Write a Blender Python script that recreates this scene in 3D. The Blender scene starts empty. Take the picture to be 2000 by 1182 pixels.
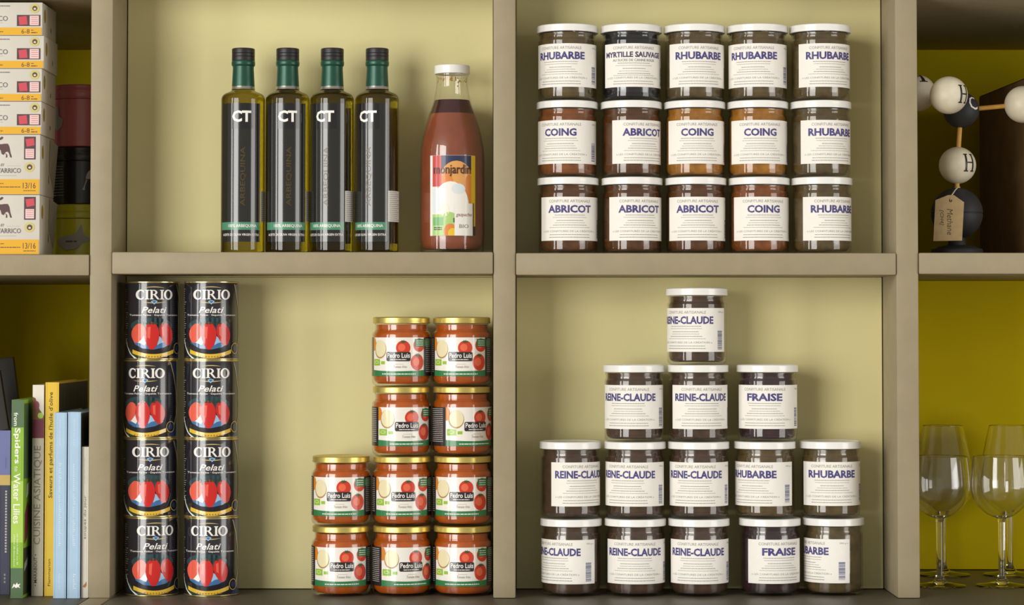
import bpy, bmesh, math, random
from mathutils import Vector
R = math.radians
rnd = random.Random(7)
scene = bpy.context.scene
C = scene.collection
sin, cos, pi = math.sin, math.cos, math.pi

# ---------------------------------------------------------------- camera
F, D, T = 5000.0, 3.5, R(2.0)          # focal length in pixels, distance to the shelf front, upward tilt
HOR, CZ = 650.0, 1.262                 # pixel row of the horizon, camera height
PCY = HOR - F * math.tan(T)
cam_d = bpy.data.cameras.new('camera'); cam = bpy.data.objects.new('camera', cam_d); C.objects.link(cam)
cam_d.sensor_width = 36; cam_d.lens = 36 * F / 2000; cam_d.shift_y = (PCY - 591) / 2000
cam.location = (0, -D, CZ); cam.rotation_euler = (pi / 2 + T, 0, 0)
scene.camera = cam

def at(px, py, y):                      # pixel of the photograph at depth y -> x, z
    a = T + math.atan((PCY - py) / F); d = D + y
    z = d * math.tan(a); dep = d * cos(T) + z * sin(T)
    return (px - 1000) / F * dep, CZ + z

# ---------------------------------------------------------------- world and light
w = bpy.data.worlds.new('world'); scene.world = w; w.use_nodes = True
w.node_tree.nodes['Background'].inputs[0].default_value = (1.0, 0.96, 0.88, 1)
w.node_tree.nodes['Background'].inputs[1].default_value = 0.40
def area(name, az, dist, cz, sx, sz, watts, col, aim=(0, 0.05, CZ)):
    l = bpy.data.lights.new(name, 'AREA'); l.shape = 'RECTANGLE'; l.size = sx; l.size_y = sz
    l.energy = watts; l.color = col
    o = bpy.data.objects.new(name, l); C.objects.link(o)
    o.location = (dist * sin(R(az)), -dist * cos(R(az)), cz)
    o.rotation_euler = (Vector(aim) - o.location).to_track_quat('-Z', 'Y').to_euler()
    return o
area('window_light_wide', -34, 6.0, CZ + .55, 2.5, 3.2, 236, (1, .985, .95))
area('window_light_narrow', -56, 6.2, CZ + .55, .62, 3.2, 64, (1, .985, .95))
area('window_light_side', 58, 4.0, CZ + .0, 1.7, 1.7, 46, (1, .98, .94))
scene.view_settings.view_transform = 'Standard'; scene.view_settings.look = 'None'
scene.view_settings.exposure = 0.0; scene.view_settings.gamma = 1.0
scene.view_settings.use_curve_mapping = False

# ---------------------------------------------------------------- materials
def lin(c):
    c = c / 255.0
    return c / 12.92 if c <= .04045 else ((c + .055) / 1.055) ** 2.4
def col(h): return (lin(int(h[0:2], 16)), lin(int(h[2:4], 16)), lin(int(h[4:6], 16)), 1)
MATS = {}
def mat(name, h, rough=.5, metal=0, coat=0, noise=0, scale=40, bump=0, bscale=None, spec=.5, sss=0, trans=0, ior=1.45):
    m = bpy.data.materials.new(name); m.use_nodes = True
    nt = m.node_tree; b = nt.nodes['Principled BSDF']; I = b.inputs
    c = col(h)
    I['Base Color'].default_value = c; I['Roughness'].default_value = rough; I['Metallic'].default_value = metal
    I['Coat Weight'].default_value = coat; I['Coat Roughness'].default_value = .04
    I['Specular IOR Level'].default_value = spec; I['Transmission Weight'].default_value = trans; I['IOR'].default_value = ior
    if sss:
        I['Subsurface Weight'].default_value = sss; I['Subsurface Radius'].default_value = (.02, .01, .005); I['Subsurface Scale'].default_value = .3
    tc = nt.nodes.new('ShaderNodeTexCoord')
    n = nt.nodes.new('ShaderNodeTexNoise'); n.inputs['Scale'].default_value = scale; n.inputs['Detail'].default_value = 4
    nt.links.new(tc.outputs['Object'], n.inputs['Vector'])
    if noise:
        r = nt.nodes.new('ShaderNodeValToRGB')
        r.color_ramp.elements[0].position = .3; r.color_ramp.elements[1].position = .7
        r.color_ramp.elements[0].color = tuple(x * (1 - noise) for x in c[:3]) + (1,)
        r.color_ramp.elements[1].color = tuple(min(1, x * (1 + noise)) for x in c[:3]) + (1,)
        nt.links.new(n.outputs['Fac'], r.inputs['Fac']); nt.links.new(r.outputs['Color'], I['Base Color'])
    if bump:
        n2 = nt.nodes.new('ShaderNodeTexNoise'); n2.inputs['Scale'].default_value = bscale or scale * 8; n2.inputs['Detail'].default_value = 5
        nt.links.new(tc.outputs['Object'], n2.inputs['Vector'])
        bp = nt.nodes.new('ShaderNodeBump'); bp.inputs['Strength'].default_value = bump; bp.inputs['Distance'].default_value = .001
        nt.links.new(n2.outputs['Fac'], bp.inputs['Height']); nt.links.new(bp.outputs['Normal'], I['Normal'])
    MATS[name] = m
    return m
def clear_shell(name, tint, rough=.02):
    m = bpy.data.materials.new(name); m.use_nodes = True; nt = m.node_tree; nt.nodes.clear()
    o = nt.nodes.new('ShaderNodeOutputMaterial'); mx = nt.nodes.new('ShaderNodeMixShader')
    t = nt.nodes.new('ShaderNodeBsdfTransparent'); g = nt.nodes.new('ShaderNodeBsdfGlossy')
    t.inputs[0].default_value = tint; g.inputs['Roughness'].default_value = rough
    lw = nt.nodes.new('ShaderNodeLayerWeight'); p = nt.nodes.new('ShaderNodeMath'); p.operation = 'POWER'; p.inputs[1].default_value = 4
    mr = nt.nodes.new('ShaderNodeMath'); mr.operation = 'MULTIPLY_ADD'; mr.inputs[1].default_value = .75; mr.inputs[2].default_value = .055
    nt.links.new(lw.outputs['Facing'], p.inputs[0]); nt.links.new(p.outputs[0], mr.inputs[0]); nt.links.new(mr.outputs[0], mx.inputs[0])
    nt.links.new(t.outputs[0], mx.inputs[1]); nt.links.new(g.outputs[0], mx.inputs[2]); nt.links.new(mx.outputs[0], o.inputs[0])
    MATS[name] = m
mat('taupe_paint', '9C8F72', .55, noise=.05, scale=30, bump=.25, bscale=500)
mat('counter_paint', '585143', .42, noise=.06, scale=25, bump=.2, bscale=400)
mat('cream_panel', 'DED49A', .6, noise=.03, scale=6, bump=.1, bscale=300)
mat('yellow_panel', 'CDB600', .7, spec=.15, noise=.04, scale=8, bump=.1, bscale=300)
mat('floor_board', '7A6650', .5, noise=.2, scale=6)
mat('wall_plaster', 'C9BE93', .8, noise=.04, scale=5, bump=.3)
clear_shell('jar_glass', (.97, .97, .95, 1))
mat('white_lid', 'F2F0EA', .28, coat=.3, noise=.02, scale=60)
mat('gold_lid', 'D4BF6C', .32, metal=.7, noise=.05, scale=80)
mat('paper', 'F4EFE6', .6, noise=.015, scale=90, spec=.35)
mat('ink_violet', '49437F', .55); mat('ink_grey', '8F8C88', .6); mat('ink_pale', 'B5B1A8', .6); mat('ink_slate', '6E7290', .6); mat('ink_black', '2A2427', .4)
mat('ink_dark_violet', '4B4566', .55)
JAMS = dict(rhubarbe='5A4A2C', myrtille='1B1A20', coing_red='7E4820', coing='A06A22', abricot='5A371C', reine='4A372A', fraise='38262A')
for k, h in JAMS.items(): mat('jam_' + k, h, .18, coat=.4, noise=.35, scale=70)
mat('tomato_sauce', 'B4540C', .25, coat=.3, noise=.18, scale=60)
mat('label_white', 'F0EADF', .3, coat=.5, noise=.01); mat('label_black', '2B2326', .3, coat=.5, noise=.03)
mat('print_green', '2F7A45', .35, coat=.4); mat('print_lime', '93BE2C', .35, coat=.4); mat('print_red', 'D23A22', .3, coat=.4)
mat('print_red_light', 'EA6A48', .3, coat=.4); mat('print_orange', 'DA8424', .3, coat=.4); mat('print_cream', 'E9DDB2', .3, coat=.4); mat('print_onion_edge', 'B08A50', .35, coat=.3)
mat('print_leaf', '2E5A2C', .35, coat=.4); mat('print_white', 'F4F0E8', .35, coat=.3)
mat('can_black', '232127', .2, coat=.6, noise=.03, spec=.6); mat('can_navy', '2C3F66', .2, coat=.6, spec=.6); mat('tin_gold', 'DECB92', .22, metal=.9, noise=.04)
mat('can_white', 'F2EDE6', .25, coat=.5); mat('can_red', 'CC1F1A', .2, coat=.6); mat('can_red_light', 'E8604A', .2, coat=.6); mat('can_red_dark', 'A8141A', .2, coat=.6)
mat('can_sky', '9CC3E2', .2, coat=.6); mat('can_blue', '3E6FA0', .2, coat=.6); mat('can_teal', '2C464C', .2, coat=.6); mat('can_yellow', 'E2B93A', .2, coat=.6); mat('can_ochre', 'A87A18', .2, coat=.6); mat('can_leaf', '24402A', .2, coat=.6); mat('can_gold_line', 'C8B070', .25, coat=.5)
mat('oil_glass', '8E7E16', .0, trans=1, ior=1.46, spec=.5)
mat('oil_label', '24231F', .16, coat=.6, noise=.04, spec=.5); mat('oil_label_box', '1C1A1B', .2, coat=.5); mat('foil_green', '25503F', .34, metal=.3, noise=.05, scale=90); mat('cap_black', '242223', .42, noise=.06, scale=90)
mat('band_green', '4E8C6C', .3, coat=.4); mat('ink_gold', '4E3C16', .35, coat=.3); mat('neck_reflection_grey', 'A8A296', .25, metal=.7); mat('barcode_white', 'D8D4CA', .4, coat=.3)
mat('gazpacho', '8C4A30', .3, coat=.3, noise=.12, scale=50); mat('gazpacho_dark', '43201F', .3, noise=.1, scale=60); mat('gazpacho_residue', 'A06A30', .4, noise=.3, scale=200)
for k, h in dict(j_navy='2E3354', j_red='C93A34', j_orange='E0A258', j_deep_orange='DC8438', j_white='F0ECE4', j_yellow='E4BE28', j_blue='DDE4E6', j_green='A9CC78', j_leaf='72B06A', j_brown='4A2418', j_maroon='8A3A48', j_grey='77756F', j_cream='F2EBD4', j_black='33302E').items(): mat(k, h, .4, coat=.3)
mat('carton_white', 'D2CCBF', .55, noise=.02, scale=50); mat('carton_yellow', 'E0A800', .5); mat('carton_red', 'C63C48', .45); mat('carton_pink', 'E2C4BE', .5); mat('carton_frame', '4A2E34', .5); mat('carton_brown', '553434', .5); mat('carton_seal', 'C8BE6A', .5); mat('carton_ink', '6A6066', .55); mat('carton_ochre', 'A88A10', .5)
mat('tin_pink', 'C2686A', .3, coat=.4, noise=.03); mat('tin_black', '1D1B1B', .3, coat=.4); mat('tin_lime', 'C4BE22', .3, coat=.4, noise=.03); mat('tin_print', 'A8A49C', .45); mat('tin_steel', '9A9488', .3, metal=.8)
mat('wine_glass', 'FFFFFF', .0, trans=1, ior=1.45)
mat('ball_ivory', 'DCD2B8', .45, noise=.08, scale=60); mat('ball_black', '2E2E30', .6, noise=.08, scale=50); mat('rod_wood', 'D09A48', .55, noise=.12, scale=120); mat('stand_black', '2A292A', .6, noise=.08, scale=60)
mat('kraft', 'A38A62', .8, noise=.08, scale=120, bump=.3); mat('string', 'D8CDB0', .8); mat('cardboard_dark', '7E603A', .85, noise=.15, scale=30, bump=.4)
for k, h in dict(b_indigo='6C70A8', b_navy='34344E', b_gold='C8A860', b_green='8CB82C', b_dgreen='4E6A44', b_lime='A9CC50', b_beige='CFC3AB', b_maroon='6E2030', b_food='7A4E28', b_yellow='E6BE34', b_blue='A9C6DE', b_blue2='9FBDD6', b_white='E2DACA', b_dark='2B2A24', b_olive='3A3B28', b_grey='3A3630', b_black='26221F').items(): mat(k, h, .5, noise=.04, scale=40)
mat('book_pages', 'D8CFB8', .8, noise=.05, scale=300); mat('b_ink', '4A3F22', .6); mat('b_paleblue', 'D4E2EC', .6); mat('b_taupe', '8C8272', .6); mat('b_rust', 'B87838', .6)

# ---------------------------------------------------------------- helpers
def link(o, parent=None):
    C.objects.link(o)
    if parent: o.parent = parent
    return o
def thing(name, label, cat, loc=(0, 0, 0), rz=0, group=None):
    o = bpy.data.objects.new(name, None); o.empty_display_size = .02; C.objects.link(o)
    o.location = loc; o.rotation_euler = (0, 0, rz); o['label'] = label; o['category'] = cat
    if group: o['group'] = group
    return o
def put(name, me, parent=None, loc=None):
    o = bpy.data.objects.new(name, me); link(o, parent)
    if loc: o.location = loc
    return o
def to_mesh(bm, name, mats, smooth=35):
    me = bpy.data.meshes.new(name); bm.normal_update(); bm.to_mesh(me); bm.free()
    for m in (mats if isinstance(mats, (list, tuple)) else [mats]): me.materials.append(MATS[m])
    if smooth:
        me.shade_smooth(); me.set_sharp_from_angle(angle=R(smooth))
    return me
def box_mesh(name, x0, x1, y0, y1, z0, z1, m, bev=.0015, seg=2):
    bm = bmesh.new(); bmesh.ops.create_cube(bm, size=1)
    for v in bm.verts: v.co = ((x0 + x1) / 2 + v.co.x * (x1 - x0), (y0 + y1) / 2 + v.co.y * (y1 - y0), (z0 + z1) / 2 + v.co.z * (z1 - z0))
    if bev: bmesh.ops.bevel(bm, geom=bm.edges[:], offset=bev, segments=seg, affect='EDGES', profile=.5)
    return to_mesh(bm, name, m)
def lathe(name, prof, m, seg=48, matfn=None):
    bm = bmesh.new(); rings = []
    for r, z in prof:
        if r < 1e-6: rings.append([bm.verts.new((0, 0, z))])
        else: rings.append([bm.verts.new((r * sin(2 * pi * i / seg), -r * cos(2 * pi * i / seg), z)) for i in range(seg)])
    for k in range(len(rings) - 1):
        a, b = rings[k], rings[k + 1]
        for i in range(seg):
            j = (i + 1) % seg
            if len(a) == 1 and len(b) == 1: continue
            if len(a) == 1: f = bm.faces.new((a[0], b[j], b[i]))
            elif len(b) == 1: f = bm.faces.new((a[i], a[j], b[0]))
            else: f = bm.faces.new((a[i], a[j], b[j], b[i]))
            if matfn: f.material_index = matfn(k)
    return to_mesh(bm, name, m)
def arc(cx, cz, r, a0, a1, n=5):
    return [(cx + r * cos(R(a0 + (a1 - a0) * i / n)), cz + r * sin(R(a0 + (a1 - a0) * i / n))) for i in range(n + 1)]
def tube(name, pts, r, m, seg=8):
    bm = bmesh.new(); pts = [Vector(p) for p in pts]; rings = []
    for i, p in enumerate(pts):
        d = (pts[min(i + 1, len(pts) - 1)] - pts[max(i - 1, 0)]).normalized()
        u = d.cross(Vector((0, 0, 1)) if abs(d.z) < .9 else Vector((1, 0, 0))).normalized(); v = d.cross(u)
        rings.append([bm.verts.new(p + r * (cos(2 * pi * k / seg) * u + sin(2 * pi * k / seg) * v)) for k in range(seg)])
    for a, b in zip(rings, rings[1:]):
        for k in range(seg): bm.faces.new((a[k], a[(k + 1) % seg], b[(k + 1) % seg], b[k]))
    bm.faces.new(rings[0][::-1]); bm.faces.new(rings[-1])
    bmesh.ops.recalc_face_normals(bm, faces=bm.faces[:])
    return to_mesh(bm, name, m)

_tc = {}
def glyphs(s, bold=0.0, shear=0.0):
    k = (s, bold, shear)
    if k in _tc: return _tc[k]
    c = bpy.data.curves.new('t', 'FONT'); c.body = s; c.offset = bold; c.shear = shear; c.resolution_u = 2; c.size = 1
    o = bpy.data.objects.new('t', c); C.objects.link(o)
    bpy.context.view_layer.update()
    dg = bpy.context.evaluated_depsgraph_get()
    me = bpy.data.meshes.new_from_object(o.evaluated_get(dg))
    vs = [(v.co.x, v.co.y) for v in me.vertices]; fs = [tuple(p.vertices) for p in me.polygons]
    bpy.data.objects.remove(o); bpy.data.curves.remove(c); bpy.data.meshes.remove(me)
    x0 = min(v[0] for v in vs); x1 = max(v[0] for v in vs); y0 = min(v[1] for v in vs); y1 = max(v[1] for v in vs)
    vs = [((x - x0) / (x1 - x0), (y - y0) / (y1 - y0)) for x, y in vs]
    _tc[k] = (vs, fs, (x1 - x0) / (y1 - y0))
    return _tc[k]

def clip_poly(p, x0, z0, x1, z1):
    for ax, lim, sg in ((0, x0, 1), (0, x1, -1), (1, z0, 1), (1, z1, -1)):
        q = []
        for i in range(len(p)):
            a, b = p[i - 1], p[i]; ia = (a[ax] - lim) * sg >= 0; ib = (b[ax] - lim) * sg >= 0
            if ia != ib:
                t = (lim - a[ax]) / (b[ax] - a[ax]); q.append((a[0] + t * (b[0] - a[0]), a[1] + t * (b[1] - a[1])))
            if ib: q.append(b)
        p = q
        if not p: break
    return p

class Print:
    """flat printed shapes (x right, z up), later laid on a plane, a cylinder or a ball"""
    def __init__(s): s.items = []; s.mats = []; s.clip = None; s.xf = lambda x, z: (x, z)
    def _m(s, m):
        if m not in s.mats: s.mats.append(m)
        return s.mats.index(m)
    def raw(s, vs, fs, m, layer): s.items.append(([s.xf(*v) for v in vs], fs, s._m(m), layer))
    def poly(s, p, m, layer=1):
        if s.clip: p = clip_poly(p, *s.clip)
        if len(p) > 2:
            a = sum(p[i - 1][0] * p[i][1] - p[i][0] * p[i - 1][1] for i in range(len(p)))
            if a < 0: p = p[::-1]
            s.raw(p, [tuple(range(len(p)))], m, layer)
    def rect(s, x0, z0, x1, z1, m, layer=1): s.poly([(x0, z0), (x1, z0), (x1, z1), (x0, z1)], m, layer)
    def ell(s, cx, cz, rx, rz, m, layer=1, n=24, a0=0, a1=360):
        s.poly([(cx + rx * cos(R(a0 + (a1 - a0) * i / n)), cz + rz * sin(R(a0 + (a1 - a0) * i / n))) for i in range(n if a1 - a0 == 360 else n + 1)], m, layer)
    def band(s, A, B, m, layer=1):
        vs = list(A) + list(B); n = len(A); fs = []
        for i in range(n - 1):
            q = (i, i + 1, n + i + 1, n + i)
            a = sum(vs[q[k - 1]][0] * vs[q[k]][1] - vs[q[k]][0] * vs[q[k - 1]][1] for k in range(4))
            fs.append(q if a > 0 else q[::-1])
        s.raw(vs, fs, m, layer)
    def stroke(s, pts, wd, m, layer=1):
        A, B = [], []
        for i, p in enumerate(pts):
            a = pts[max(i - 1, 0)]; b = pts[min(i + 1, len(pts) - 1)]
            dx, dz = b[0] - a[0], b[1] - a[1]; l = math.hypot(dx, dz) or 1
            ww = wd[i] if isinstance(wd, (list, tuple)) else wd
            A.append((p[0] - dz / l * ww / 2, p[1] + dx / l * ww / 2)); B.append((p[0] + dz / l * ww / 2, p[1] - dx / l * ww / 2))
        s.band(A, B, m, layer)
    def ring(s, cx, cz, ro, ri, m, layer=1, a0=0, a1=360, n=24, ish=0):
        an = [R(a0 + (a1 - a0) * i / n) for i in range(n + 1)]
        s.band([(cx + ro[0] * cos(a), cz + ro[1] * sin(a)) for a in an], [(cx + ish + ri[0] * cos(a), cz + ri[1] * sin(a)) for a in an], m, layer)
    def text(s, t, x0, z0, x1, z1, m, layer=2, bold=0.0, shear=0.0, rot=0):
        vs, fs, asp = glyphs(t, bold, shear)
        if rot == 0: P = [(x0 + (x1 - x0) * u, z0 + (z1 - z0) * v) for u, v in vs]
        elif rot == 90: P = [(x1 - (x1 - x0) * v, z0 + (z1 - z0) * u) for u, v in vs]     # reads upward
        else: P = [(x0 + (x1 - x0) * v, z1 - (z1 - z0) * u) for u, v in vs]              # reads downward
        s.raw(P, fs, m, layer)
    def scribble(s, x0, x1, z, h, m, layer=2, r=None, vert=False):
        r = r or rnd; p = x0
        while p < x1:
            wd = min(x1 - p, r.uniform(1.6, 5.5) * h)
            if wd > h * .3:
                if vert:
                    k = p
                    while k < p + wd - h * .2:
                        hh = h * r.choice((.62, .62, .62, 1.0)); s.rect(z + h * .15, k, z + h * .15 + hh * .85, k + h * .22, m, layer)
                        if r.random() < .7: s.rect(z + h * .15, k + h * .22, z + h * .3, k + h * .5, m, layer)
                        k += h * .62
                else: s.rect(p, z, p + wd, z + h, m, layer)
            p += wd + h * .55
    def mesh(s, name, fn, step=None, base=.0003, d=.00011, zstep=None):
        bm = bmesh.new()
        for vs, fs, mi, layer in s.items:
            V = [bm.verts.new((x, base + d * layer, z)) for x, z in vs]
            for f in fs:
                try: bm.faces.new([V[i] for i in f]).material_index = mi
                except ValueError: pass
        for ax, stp in ((0, step), (2, zstep)):
            if not stp: continue
            no = (1, 0, 0) if ax == 0 else (0, 0, 1)
            xs = [v.co[ax] for v in bm.verts]; x = math.floor(min(xs) / stp) * stp + stp
            while x < max(xs):
                cut = [f for f in bm.faces if min(v.co[ax] for v in f.verts) < x - 1e-7 and max(v.co[ax] for v in f.verts) > x + 1e-7]
                if cut:
                    g = set(cut)
                    for f in cut: g.update(f.edges); g.update(f.verts)
                    bmesh.ops.bisect_plane(bm, geom=list(g), dist=1e-7, plane_co=tuple(x * c_ for c_ in no), plane_no=no)
                x += stp
        for v in bm.verts: v.co = fn(v.co.x, v.co.y, v.co.z)
        bm.normal_update()
        return to_mesh(bm, name, s.mats, smooth=30)
def cyl(Rr): return lambda x, o, z: (sin(x / Rr) * (Rr + o), -cos(x / Rr) * (Rr + o), z)
flat = lambda x, o, z: (x, -o, z)
def wrap_sheet(name, Rr, a0, a1, z0, z1, m, off=.0003, seg=None):
    seg = seg or max(6, int((a1 - a0) / 3)); bm = bmesh.new()
    lo = [bm.verts.new((sin(R(a0 + (a1 - a0) * i / seg)) * (Rr + off), -cos(R(a0 + (a1 - a0) * i / seg)) * (Rr + off), z0)) for i in range(seg + 1)]
    hi = [bm.verts.new((v.co.x, v.co.y, z1)) for v in lo]
    for i in range(seg): bm.faces.new((lo[i], lo[i + 1], hi[i + 1], hi[i]))
    return to_mesh(bm, name, m)

# ---------------------------------------------------------------- setting and shelving unit
ZC = at(1000, 1169.5, 0)[1]                     # counter top
YP = .126                                       # shallow cream back panels
fl = put('floor', box_mesh('floor', -3.5, 3.5, -5, .75, -.05, 0, 'floor_board', 0)); fl['kind'] = 'structure'; fl['label'] = 'brown floor below the shelving unit'
wb = put('wall_back', box_mesh('wall', -3.5, 3.5, .72, .8, 0, 2.6, 'wall_plaster', 0)); wb['kind'] = 'structure'; wb['label'] = 'pale plaster wall behind the shelving unit'
unit = thing('shelving_unit', 'large taupe shelving unit with cream and yellow back panels', 'shelving unit')
X = lambda px: at(px, HOR, 0)[0]
Zf = lambda py, y=0: at(1000, py, y)[1]
TOP = 1.95
PL, PC, PR = (X(174.5), X(217.5)), (X(963.5), X(1007)), (X(1751), X(1794.5))
for a, b in (PL, PC, PR): put('post', box_mesh('post', a, b, 0, .70, ZC + .0005, TOP, 'taupe_paint', .002), unit)
for a in (-.99, 1.60): put('post', box_mesh('post', a, a + .03, 0, .70, ZC + .0005, TOP, 'taupe_paint', .002), unit)  # unseen outer posts, positioned to block window light from the deep end bays
e = .0006
def board(x0, x1, ytop, ybot, depth, proud=0.003):
    put('shelf_board', box_mesh('shelf', x0 + e, x1 - e, -proud, depth, Zf(ybot), Zf(ytop), 'taupe_paint', .0018), unit)
    return Zf(ytop)
ZSL = board(PL[1], PC[0], 492.5, 535.5, YP - .001)      # middle shelf, left cream bay
ZSR = board(PC[1], PR[0], 494.5, 537.5, YP - .001)      # middle shelf, right cream bay
ZEL = board(-.96, PL[0], 497.5, 538.5, .66)          # end bay on the left
ZER = board(PR[1], 1.60, 494, 535.5, .66)             # end bay on the right
board(PL[1], PC[0], -88, -45, YP - .001); board(PC[1], PR[0], -88, -45, YP - .001)
board(-.96, PL[0], -47, -6, .66); board(PR[1], 1.60, -47, -6, .66)
def panel(x0, x1, z0, z1, y, m, gap=.0015):
    put('back_panel', box_mesh('panel', x0 + gap, x1 - gap, y, y + .012, z0, z1, m, .0006, 1), unit)
panel(PL[1], PC[0], ZC + .001, Zf(538), YP, 'cream_panel'); panel(PC[1], PR[0], ZC + .001, Zf(538), YP, 'cream_panel')
panel(PL[1], PC[0], Zf(537.5), TOP, YP, 'cream_panel'); panel(PC[1], PR[0], Zf(537.5), TOP, YP, 'cream_panel')
panel(-.96, PL[0], ZC + .001, TOP, .662, 'yellow_panel', .0005)
panel(PR[1], 1.60, ZC + .001, Zf(536), .42, 'yellow_panel', .0005)
panel(PR[1], 1.60, Zf(535), TOP, .662, 'yellow_panel', .0005)
# counter and base below it
put('counter_board', box_mesh('counter', -.99, PL[0] - .0008, -.17, .70, ZC - .03, ZC, 'counter_paint', .002), unit)
put('counter_board', box_mesh('counter', PL[1] + .0008, 1.63, -.17, .70, ZC - .03, ZC, 'counter_paint', .002), unit)
put('counter_strip', box_mesh('strip', PL[0], PL[1], -.17, .70, ZC - .03, ZC + .0004, 'taupe_paint', .002), unit)
put('base_cabinet', box_mesh('base', -.98, 1.62, -.15, .69, .0005, ZC - .031, 'taupe_paint', .003), unit)

# ---------------------------------------------------------------- jam jars
JH, JR = .1057, .0408
jar_prof = [(0, .0015), (.031, .0005), (.0345, 0)] + arc(.0348, .006, .006, -80, 0, 5) + [(JR, .010), (JR, .0828)] + arc(.0378, .0828, .003, 10, 60, 3) + [(.0388, .0866), (.0388, .0908), (.0398, .0923), (.0398, .0940), (.0386, .0951), (.0386, .1035), (0, .1035)]
jar_glass = lathe('jar_glass', jar_prof, 'jar_glass')
lid_prof = [(.0388, .0957), (.0420, .0952), (.0427, .0957), (.0428, .0967), (.0426, .0980), (.0426, .1030)] + arc(.0411, .1037, .0015, 0, 80, 4) + [(.0395, .1055), (.0385, .1047), (0, .1047)]
jar_lid = lathe('jar_lid', lid_prof, 'white_lid')
jam_prof = [(0, .0035), (.033, .0035), (.0372, .0065), (.0389, .011), (.0389, .0822), (.0370, .0862), (.0370, .0940), (0, .0940)]
jam_mesh = {k: lathe('jam_' + k, jam_prof, 'jam_' + k) for k in JAMS}
LT, LB = JH - .0280, .0175                       # label top and bottom
deg = lambda a: JR * R(a)
paper_mesh = wrap_sheet('label', JR, -67.5, 91.5, LB, LT, 'paper')
SPAN = {'RHUBARBE': 50, 'REINE-CLAUDE': 58.5, 'COING': 33, 'ABRICOT': 45, 'FRAISE': 36, 'MYRTILLE SAUVAGE': 62}
q = 1 / 1408.0
def jam_print(word):
    p = Print(); r = random.Random(len(word) * 7)
    Z = lambda y: LT - y * q
    p.text('CONFITURE ARTISANALE', deg(-43), Z(11), deg(43), Z(5.5), 'ink_grey', 1)
    sp = SPAN[word]; my = word.startswith('MYR')
    p.text(word, deg(-sp), Z(27 if my else 31), deg(sp), Z(16), 'ink_dark_violet' if my else 'ink_violet', 2, bold=.036)
    if my: p.text('AU SUCRE DE CANNE ROUX', deg(-44), Z(35), deg(44), Z(30), 'ink_grey', 2, bold=.012)
    ys = [39, 43.5, 49.5, 54.5, 59, 62.5] if my else [36, 40.5, 46.5, 51, 55.5, 60]
    for i, y in enumerate(ys):
        a = (33, 35, 26, 30, 36, 43)[i] + r.uniform(-3, 3)
        p.scribble(deg(-a), deg(a), Z(y), 1.1 * q, 'ink_pale' if i % 2 else 'ink_grey', 1, r)
    p.text('« LES CONFITURES DE LA CRÉATION »', deg(-58), Z(68.5), deg(56), Z(64), 'ink_grey', 1)
    p.scribble(deg(-42), deg(41), Z(74), 1.1 * q, 'ink_grey', 1, r); p.scribble(deg(-43), deg(42), Z(79), 1.2 * q, 'ink_grey', 1, r)
    p.text('500 g e', deg(71), Z(10), deg(88), Z(6), 'ink_grey', 1)
    z = 44.0
    while z < 79:
        hh = r.choice((.5, .8, 1.4, 2.0)); p.rect(deg(69), Z(z + hh), deg(82), Z(z), 'ink_slate', 1); z += hh + r.choice((.4, .6, 1.0))
    return p.mesh('jam_print', cyl(JR), deg(5))
jprint = {w_: jam_print(w_) for w_ in SPAN}
COLOR = {'RHUBARBE': 'rhubarbe', 'REINE-CLAUDE': 'reine', 'COING': 'coing', 'ABRICOT': 'abricot', 'FRAISE': 'fraise', 'MYRTILLE SAUVAGE': 'myrtille'}
YJ = .056
def face_rot(a, x, y): return R(a) - math.atan2(x, D + y)
def jam_jar(word, px, z, a, label, group, y=YJ, jam=None):
    x = at(px, HOR - (z - CZ) * 1400, y)[0]
    t = thing('jam_jar', label, 'jar', (x, y, z), face_rot(a, x, y), group)
    put('glass', jar_glass, t); put('jam', jam_mesh[jam or COLOR[word]], t); put('lid', jar_lid, t)
    l = put('label', paper_mesh, t); put('lettering', jprint[word], l)
    return t
ORD = ['leftmost', 'second', 'third', 'fourth', 'rightmost']
G1 = 'jam jars in three rows of five'
rows = [
 ('top', [('RHUBARBE', 1108.5, -15), ('MYRTILLE SAUVAGE', 1233, 6), ('RHUBARBE', 1356.5, 11), ('RHUBARBE', 1479.5, -9), ('RHUBARBE', 1602, 22)]),
 ('middle', [('COING', 1108, -15, 'coing_red'), ('ABRICOT', 1233, 28), ('COING', 1357, 6), ('COING', 1480, 6), ('RHUBARBE', 1603, 26)]),
 ('bottom', [('ABRICOT', 1109.5, 4), ('ABRICOT', 1234.5, 18), ('ABRICOT', 1359, 5), ('COING', 1483, 10, 'coing_red'), ('RHUBARBE', 1605, 29)])]
for ri, (rn, js) in enumerate(rows):
    for i, j in enumerate(js):
        w_ = j[0].lower()
        lab = f'white-lidded {w_} jam jar, {ORD[i]} of five in the {rn} row on the shelf' if i in (0, 4) else f'white-lidded {w_} jam jar, {ORD[i]} from left in the {rn} row on the shelf'
        jam_jar(j[0], j[1], ZSR + .0004 + (2 - ri) * (JH + .0002), j[2], lab, G1, jam=j[3] if len(j) > 3 else None)
G2 = 'jam jars stacked as a pyramid'
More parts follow.
